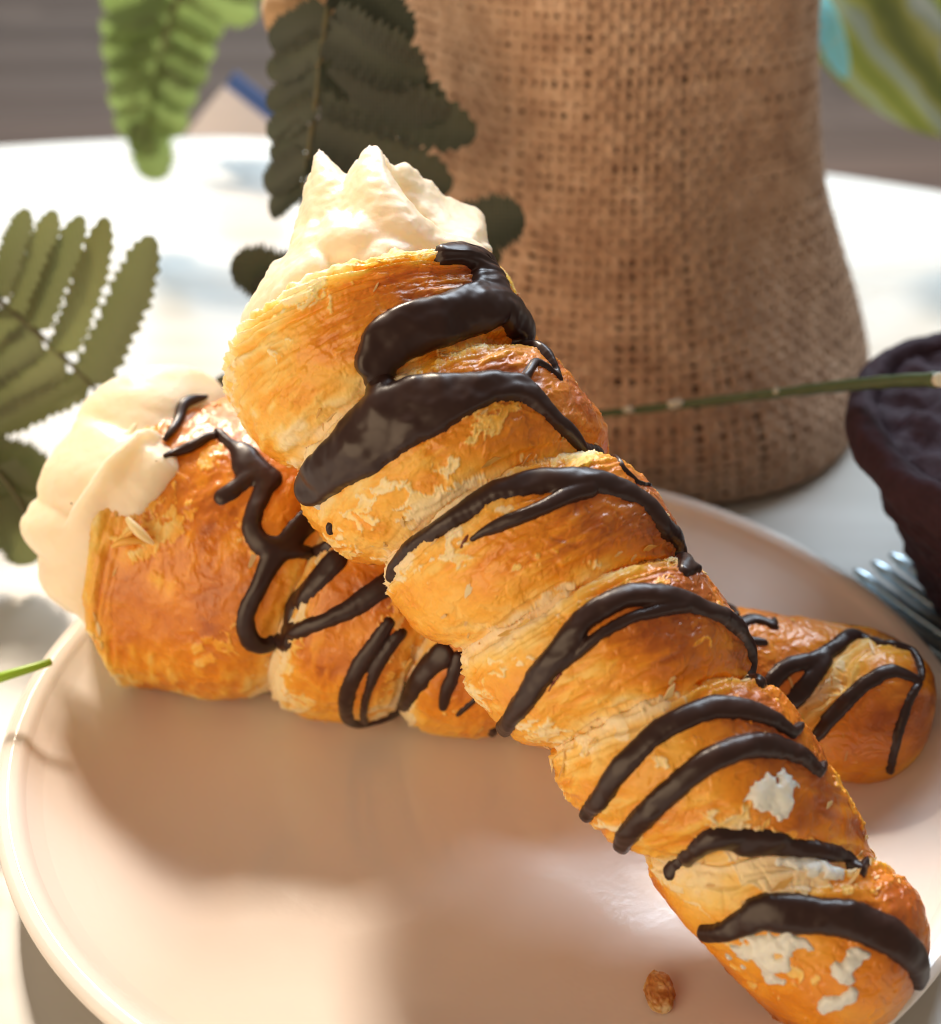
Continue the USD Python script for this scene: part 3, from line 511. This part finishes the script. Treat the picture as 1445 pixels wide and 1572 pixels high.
def threads(kind):
    Vs, Fs, o = [], [], 0; K = 5
    cnt = NW if kind == 'warp' else NF
    for i in range(cnt):
        if kind == 'warp':
            ns = NF * 2 + 1; k = np.arange(ns) / 2.; z = k / NF * ztop; a0 = (i + rg.normal(0, .10)) / NW * 2 * np.pi
            a = a0 + .010 * (fbm(np.c_[z * 45, np.full(ns, i * 3.1), np.zeros(ns)], 2, 2) - .5) * 2; s = np.cos(np.pi * (k + i)) ; s = np.where(np.arange(ns) % 2 == 0, np.where((np.arange(ns) // 2 + i) % 2 == 0, 1, -1), 0)
            sp = 2 * np.pi * RB(z) / NW
        else:
            ns = NW * 2 + 1; k = np.arange(ns) / 2.; a = k / NW * 2 * np.pi; zc = (i + .5 + rg.normal(0, .10)) / NF * ztop
            z = zc + .0010 * (fbm(np.c_[np.cos(a) * 3, np.sin(a) * 3, np.full(ns, i * 2.7)], 2, 4) - .5) * 2; z = np.clip(z, .0008, ztop); s = np.where(np.arange(ns) % 2 == 0, np.where((np.arange(ns) // 2 + i) % 2 == 0, -1, 1), 0); sp = np.full(ns, ztop / NF)
        w = sp * (.38 + .14 * rg.random()) * (1 + .5 * (fbm(np.c_[np.arange(ns) * .16, np.full(ns, i * 5.3), np.zeros(ns)], 2, 6) - .5))
        c = bag_pt(z, a, .00035 * s); out = np.stack([np.cos(a), np.sin(a), 0 * a], -1); T = np.gradient(c, axis=0); T /= np.linalg.norm(T, axis=1, keepdims=True)
        B = np.cross(T, out); B /= np.linalg.norm(B, axis=1, keepdims=True)
        an = np.linspace(0, 2 * np.pi, K, endpoint=False) + .3
        V = c[:, None] + (w[:, None] * np.cos(an))[..., None] * B[:, None] + (.00055 * np.sin(an))[None, :, None] * out[:, None]
        Vs.append(V.reshape(-1, 3)); Fs.append(grid_faces(ns, K, True) + o); o += ns * K
    return np.vstack(Vs), np.vstack(Fs)
obj('upright_threads', threads('warp'), 'jute', bag, kind='stuff')
obj('crosswise_threads', threads('weft'), 'jute', bag, kind='stuff')
Vs, Fs, o = [], [], 0
for i in range(280):                                                         # loose fibres
    a = rg.uniform(math.pi * .95, 2 * math.pi * 1.02); z = rg.uniform(.01, .19); p = bag_pt(np.array([z]), np.array([a]), .0005)[0]; out = np.array([math.cos(a), math.sin(a), 0])
    d = rg.normal(0, 1, 3) * .6 + out * .5; d /= np.linalg.norm(d); L = rg.uniform(.004, .014); d2 = rg.normal(0, 1, 3) * .4
    V, F = tube(p + np.outer(np.linspace(0, 1, 6), d) * L + np.outer(np.linspace(0, 1, 6) ** 2, d2) * L * .6 , .00007, 3, False); Vs.append(V); Fs.append(F + o); o += len(V)
obj('loose_fibres', (np.vstack(Vs), np.vstack(Fs)), 'jute', bag, kind='stuff')
fe = curve([aty(470, -60, .16), aty(420, -30, .145), aty(405, 10, .14), aty(432, 95, .14)], 30); fi = curve([aty(560, -60, .165), aty(540, -20, .155), aty(530, 40, .15), aty(510, 110, .15)], 30)
r = np.linspace(0, 1, 12); Mid = fe[None] + (fi - fe)[None] * r[:, None, None]; Mid[..., 1] += .004 * np.sin(np.linspace(0, 9, 30))[None] * (1 - r)[:, None]
Nf = grid_normals(Mid, False); Vv = np.concatenate([Mid + Nf * .0005, (Mid - Nf * .0005)[:, ::-1]], 1); obj('folded_flap', (Vv.reshape(-1, 3), grid_faces(12, 60, True)), 'flap', bag, label='pale loose flap of burlap at the upper left')
soil = trimesh.creation.cylinder(.062, .01, sections=64); soil.apply_translation((BC[0], BC[1], .195)); obj('soil', soil, 'lining', bag, smooth=40)

# ------------------------------------------------------------------ ferns
def leaflet(b, tip, w, seed, side=None, serr=.20, nl=45, arch=.10, fold=.25):
    r = np.random.default_rng(seed); b, tip = np.asarray(b), np.asarray(tip); L = np.linalg.norm(tip - b); d = (tip - b) / L
    view = CAM - b; view /= np.linalg.norm(view); nrm = view + r.normal(0, .25, 3); s = np.cross(nrm, d); s /= np.linalg.norm(s); nn = np.cross(d, s)
    t = np.linspace(0, 1, nl); hw = w / 2 * np.minimum(1, (t / .10 + .25)) * np.sqrt(np.maximum(0, 1 - np.clip((t - .55) / .45, 0, 1) ** 2.2)); hw[-1] = 0
    se = 1 + serr * (2 * ((t * 13) % 1) - 1)
    v = np.array([-1, -.5, 0, .5, 1]); sag = arch * L * np.sin(np.pi * t) * r.uniform(-1, 1)
    P = b + d * (t * L)[:, None, None] + s * (hw * 1.0)[:, None, None] * v[None, :, None] * np.where(np.abs(v)[None, :, None] == 1, se[:, None, None], 1) + nn * (sag[:, None] + fold * hw[:, None] * np.abs(v)[None])[..., None]
    return P.reshape(-1, 3), grid_faces(nl, 5)
def frond(label, rach, leaves, mat, rr=.0011, seed=0, group=None):
    f = thing('fern_frond', label, 'fern')
    P = np.array([aty(*p) for p in rach]); c = curve(P, 30); obj('stalk', tube(c, np.linspace(rr, rr * .5, 30), 7), 'rachis', f)
    kd = cKDTree(proj(c))
    for k, (bx_, by_, tx, ty, w, dy) in enumerate(leaves):
        i = kd.query((bx_, by_))[1]; base = c[i]; tip = aty(tx, ty, base[1] + dy); wd = w * np.linalg.norm(base - CAM) / FPX
        obj('leaflet', leaflet(base, tip, wd, seed + k), mat, f)
    return f
frond('olive fern frond at the left with long upright leaflets over the white table', [(-90, 395, .10), (0, 462, .10), (70, 522, .097), (152, 604, .092)],
      [(-40, 430, -25, 295, 38, 0), (-8, 450, 42, 320, 38, .004), (25, 482, 84, 322, 40, .004), (58, 508, 126, 330, 41, .003), (95, 545, 163, 332, 46, .003), (137, 585, 236, 362, 62, .004),
       (-10, 455, -90, 520, 50, -.006), (28, 490, -70, 560, 52, -.006), (62, 515, -60, 605, 54, -.006), (98, 550, -50, 640, 56, -.006), (135, 588, -30, 668, 54, -.006)], 'fern_olive', seed=10)
frond('olive fern frond low at the left edge beside the rosette', [(-120, 640, .075), (-40, 690, .075), (10, 740, .073), (40, 790, .07)],
      [(-40, 690, 78, 728, 70, .004), (-10, 715, 72, 800, 70, .002), (20, 755, 40, 868, 66, -.002), (-60, 680, -10, 850, 66, -.003)], 'fern_olive', seed=40)
frond('fern frond coloured dark for backlit shade hanging in front of the burlap pot behind the torn cream', [(600, -40, .150), (515, -25, .128), (505, 10, .125), (490, 120, .122), (472, 250, .118), (456, 400, .112), (448, 450, .11)],
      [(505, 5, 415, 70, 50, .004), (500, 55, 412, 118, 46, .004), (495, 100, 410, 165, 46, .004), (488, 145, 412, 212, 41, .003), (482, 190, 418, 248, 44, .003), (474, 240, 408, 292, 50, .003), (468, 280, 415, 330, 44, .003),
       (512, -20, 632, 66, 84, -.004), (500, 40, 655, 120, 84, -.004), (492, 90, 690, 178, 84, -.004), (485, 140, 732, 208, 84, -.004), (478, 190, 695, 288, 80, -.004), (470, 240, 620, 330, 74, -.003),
       (455, 420, 354, 404, 76, -.004), (452, 440, 385, 452, 60, -.004)], 'fern_backlit_dark', seed=70)
frond('small dark fern tip with one round leaflet against the burlap', [(640, 420, .105), (680, 380, .105), (720, 350, .105), (745, 345, .105)], [(705, 365, 806, 332, 84, 0), (690, 372, 770, 400, 50, 0)], 'fern_backlit_dark', rr=.0007, seed=110)
frond('single dark green fern tip between the two cream horns', [(420, 640, .075), (390, 625, .075), (370, 615, .075)], [(385, 622, 322, 592, 60, 0), (395, 628, 340, 630, 50, 0)], 'fern_backlit_dark', rr=.0007, seed=120)
frond('pale green out-of-focus fern frond hanging at the top left', [(300, -90, .36), (278, -20, .36), (255, 50, .36), (238, 120, .358), (228, 190, .356), (224, 225, .355)],
      [(300, -70, 175, -40, 66, 0), (285, -30, 158, 12, 64, 0), (270, 10, 156, 50, 62, 0), (258, 45, 160, 90, 60, 0), (248, 80, 168, 130, 58, 0), (240, 115, 174, 168, 54, 0), (232, 155, 184, 206, 50, 0),
       (300, -70, 420, -20, 66, 0), (285, -30, 395, 24, 58, 0), (270, 10, 342, 52, 62, 0), (258, 45, 330, 88, 58, 0), (248, 80, 318, 122, 56, 0), (240, 115, 300, 160, 54, 0), (232, 155, 286, 200, 50, 0), (228, 185, 238, 278, 62, 0), (228, 190, 215, 240, 46, 0)], 'fern_light', seed=130)
def blade(p, w, mat, parent, seed=0):
    c = curve([aty(*q) for q in p], 24); T = np.gradient(c, axis=0); T /= np.linalg.norm(T, axis=1, keepdims=True); vd = CAM - c; s = np.cross(vd, T); s /= np.linalg.norm(s, axis=1, keepdims=True); n = np.cross(T, s)
    hw = w / 2 * np.linalg.norm(vd, axis=1) / FPX * np.sin(np.pi * np.linspace(.12, .995, 24)) ** .6; v = np.linspace(-1, 1, 7)
    P = c[:, None] + s[:, None] * hw[:, None, None] * v[None, :, None] + n[:, None] * (.35 * hw[:, None] * v[None] ** 2)[..., None]; obj('blade', (P.reshape(-1, 3), grid_faces(24, 7)), mat, parent)
pl = thing('leafy_plant', 'blurred yellow-green broad-leaved plant at the top right corner', 'plant')
blade([(1230, -110, .36), (1310, 10, .36), (1390, 100, .36), (1475, 205, .36)], 150, 'blade', pl)
blade([(1350, -120, .37), (1420, 0, .37), (1465, 120, .37), (1500, 230, .37)], 110, 'blade', pl)
blade([(1270, -120, .38), (1330, -40, .38), (1420, 30, .38), (1500, 60, .38)], 90, 'blade', pl)
blade([(1245, -70, .34), (1246, -20, .34), (1250, 25, .34), (1258, 66, .34)], 44, 'cyan_highlight', pl)  # this blade and the next are leaf highlights, coloured cyan
blade([(1262, 0, .34), (1272, 40, .34), (1284, 80, .34), (1300, 120, .34)], 36, 'cyan_highlight', pl)

# ------------------------------------------------------------------ stems
st = thing('grass', 'long thin green stem crossing in front of the burlap pot to the dark cup', 'grass')
sc = curve([aty(870, 640, .092), aty(1000, 627, .092), aty(1200, 603, .078), aty(1440, 583, .040)], 60)
obj('stalk', tube(sc, np.linspace(.0010, .0017, 60) * (1 + .22 * (noise(np.c_[np.arange(60) * .5, np.zeros(60), np.zeros(60)], 3) - .5)), 8), 'stem_green', st); obj('cut_end', tube(sc[-1] + np.outer(np.linspace(0, 1, 4), (sc[-1] - sc[-3]) * .6), .00165, 8), 'pale_tip', st)
for q, sz in ((9, .0012), (16, .0017), (31, .0009)):
    ib = trimesh.creation.icosphere(3, 1.0); vb = np.array(ib.vertices); vb = vb * (1 + .9 * (fbm(vb * 2.2 + q, 3, q) - .5))[:, None] * np.array([1.2, .6, .7]) * sz; obj('frayed_bit', (vb + sc[q] + np.array([0, -.0010, .0010]), ib.faces), 'pale_tip', st)
obj('grass', tube(curve([aty(-60, 1062, -.005), aty(0, 1040, -.005), aty(40, 1028, -.003), aty(78, 1016, 0)], 24), np.linspace(.0014, .0008, 24), 8), 'lime', label='short lime green grass blade on the table left of the plate', category='grass')

# ------------------------------------------------------------------ dark cup, fork
CC = (.152, .05); cz = np.array([0, .002, .02, .04, .050, .056, .060]); crr = np.array([.033, .036, .0475, .059, .0635, .0655, .0650]); RC = PchipInterpolator(cz, crr)
cup = thing('tapered_cup', 'dark purple rough-textured tapered cup at the right edge', 'cup')
def cup_mesh(z0, z1, nz, na, off, amp, seed, inner=False):
    Z, Aa = np.meshgrid(np.linspace(z0, z1, nz), np.linspace(0, 2 * np.pi, na, endpoint=False), indexing='ij')
    rr = RC(np.clip(Z, 0, .06)) + off; Pq = np.stack([np.cos(Aa) * rr, np.sin(Aa) * rr, Z * 2.2], -1); rr = rr + amp * (fbm(Pq * 90, 4, seed) - .5) + amp * .7 * (np.abs(2 * noise(Pq * 160, seed + 1) - 1) - .4)
    return np.stack([CC[0] + rr * np.cos(Aa), CC[1] + rr * np.sin(Aa), Z], -1)
W1 = cup_mesh(0, .053, 90, 420, 0, .0022, 5); W2 = cup_mesh(.0, .050, 24, 420, -.006, .001, 6)
obj('wall', (np.concatenate([W2[::-1][:0], W1]).reshape(-1, 3), grid_faces(90, 420, True)[:, ::-1]), 'cup', cup)
a = np.linspace(0, 2 * np.pi, 420, endpoint=False); an = np.linspace(0, 2 * np.pi, 28, endpoint=False); A2, N2 = np.meshgrid(a, an, indexing='ij')
lump = 1 + .5 * (fbm(np.stack([np.cos(A2) * 6, np.sin(A2) * 6, np.cos(N2) * 1.2], -1), 4, 9) - .5); rr = .0632 + .0036 * np.cos(N2) * lump; hz = .0525 + .0056 * np.sin(N2) * lump + .004 * (fbm(np.stack([np.cos(A2) * 3, np.sin(A2) * 3, 0 * A2], -1), 2, 11) - .5)
Rm = np.stack([CC[0] + rr * np.cos(A2), CC[1] + rr * np.sin(A2), hz], -1); Rm = np.concatenate([Rm, Rm[:1]]); obj('rim', (Rm.reshape(-1, 3), grid_faces(421, 28, True)), 'cup', cup)
obj('inner_wall', (W2.reshape(-1, 3), grid_faces(24, 420, True)), 'cup', cup); bs = trimesh.creation.cylinder(.031, .003, sections=48); bs.apply_translation((CC[0], CC[1], .0045)); obj('base', bs, 'cup', cup, smooth=40)
Rg, Ag = np.meshgrid(np.linspace(.0005, .0610, 70), np.linspace(0, 2 * np.pi, 300, endpoint=False), indexing='ij'); Xg, Yg = CC[0] + Rg * np.cos(Ag), CC[1] + Rg * np.sin(Ag)
Zg = .0545 + .0050 * (1 - (Rg / .061) ** 2) + .009 * (fbm(np.stack([Xg * 110, Yg * 110, 0 * Xg], -1), 4, 21) - .5); obj('filling', (np.stack([Xg, Yg, Zg], -1).reshape(-1, 3), grid_faces(70, 300, True)[:, ::-1]), 'cup', cup)
fk = thing('fork', 'steel fork on the table, tines showing between plate rim and dark cup', 'fork')
f0 = atz(1322, 888, .003); f1 = atz(1490, 990, .003); d = (f1 - f0) / np.linalg.norm(f1 - f0); sd = np.cross((0, 0, 1.), d)
for k in range(4):
    p = f0 + sd * (.0105 - .007 * k); obj('tine', tube(np.array([p + d * t + np.array([0, 0, .004 * (1 - t / .05) ** 2]) for t in np.linspace(0, .05, 14)]), np.r_[.0007, np.full(13, .0017)], 8), 'steel', fk)
hp = np.array([f0 + d * t for t in np.linspace(.048, .19, 20)]); ww = np.interp(np.linspace(0, 1, 20), [0, .12, .3, 1], [.012, .010, .0035, .006])
V = (hp[:, None] + (np.cos(np.linspace(0, 2 * np.pi, 12, endpoint=False))[None] * ww[:, None])[..., None] * sd + np.array([0, 0, .0013]) * np.sin(np.linspace(0, 2 * np.pi, 12, endpoint=False))[None, :, None]).reshape(-1, 3); obj('handle', (V, grid_faces(20, 12, True)), 'steel', fk)

# ------------------------------------------------------------------ card, chair
cd = thing('folded_card', 'small white folded card with a blue edge near the far table edge', 'card')
q = [aty(346, 130, .46), aty(420, 188, .46), aty(415, 212, .46), aty(283, 208, .46)]
def slab(poly, th):
    p = np.array(poly); n = np.cross(p[1] - p[0], p[2] - p[0]); n /= np.linalg.norm(n); k = len(p); V = np.vstack([p + n * th / 2, p - n * th / 2]); F = [(0, i, i + 1) for i in range(1, k - 1)] + [(k, k + i + 1, k + i) for i in range(1, k - 1)]
    for i in range(k): j = (i + 1) % k; F += [(i, k + i, k + j), (i, k + j, j)]
    return V, np.array(F)
obj('face', slab(q, .001), 'paper', cd, smooth=False)
u1 = q[1] - q[0]; pn = np.cross(u1, np.cross(u1, (0, 1, 0))); pn /= np.linalg.norm(pn); pn = pn if pn[2] < 0 else -pn
obj('blue_edge', slab([q[0] + np.array([0, -.0015, 0]), q[1] + np.array([0, -.0015, 0]), q[1] + np.cross(u1, (0, 1, 0)) / np.linalg.norm(u1) * .009 + np.array([0, -.0015, 0]), q[0] + np.cross(u1, (0, 1, 0)) / np.linalg.norm(u1) * .009 + np.array([0, -.0015, 0])], .0016), 'blue', cd, smooth=False)
bq = [p + np.array([0, .045, 0]) * (0 if i < 2 else 1) for i, p in enumerate(q)]; obj('back_face', slab([p + np.array([0, .002, 0]) for p in bq], .001), 'paper', cd, smooth=False)
ch = thing('wooden_chair', 'dark reddish wooden chair just showing at the left edge beyond the table', 'chair')
def bxm(c, s): b = trimesh.creation.box(s); b.apply_translation(c); return b
X0 = -.655
for dx in (0, -.40): obj('back_post', bxm((X0 + dx, 1.02, -.28), (.036, .036, .88)), 'redwood', ch, smooth=False); obj('leg', bxm((X0 + dx, 1.42, -.5), (.036, .036, .44)), 'redwood', ch, smooth=False)
for z in (.02, .12): obj('rail', bxm((X0 - .2, 1.02, z), (.362, .022, .05)), 'redwood', ch, smooth=False)
obj('seat', bxm((X0 - .2, 1.22, -.268), (.44, .44, .024)), 'redwood', ch, smooth=False)
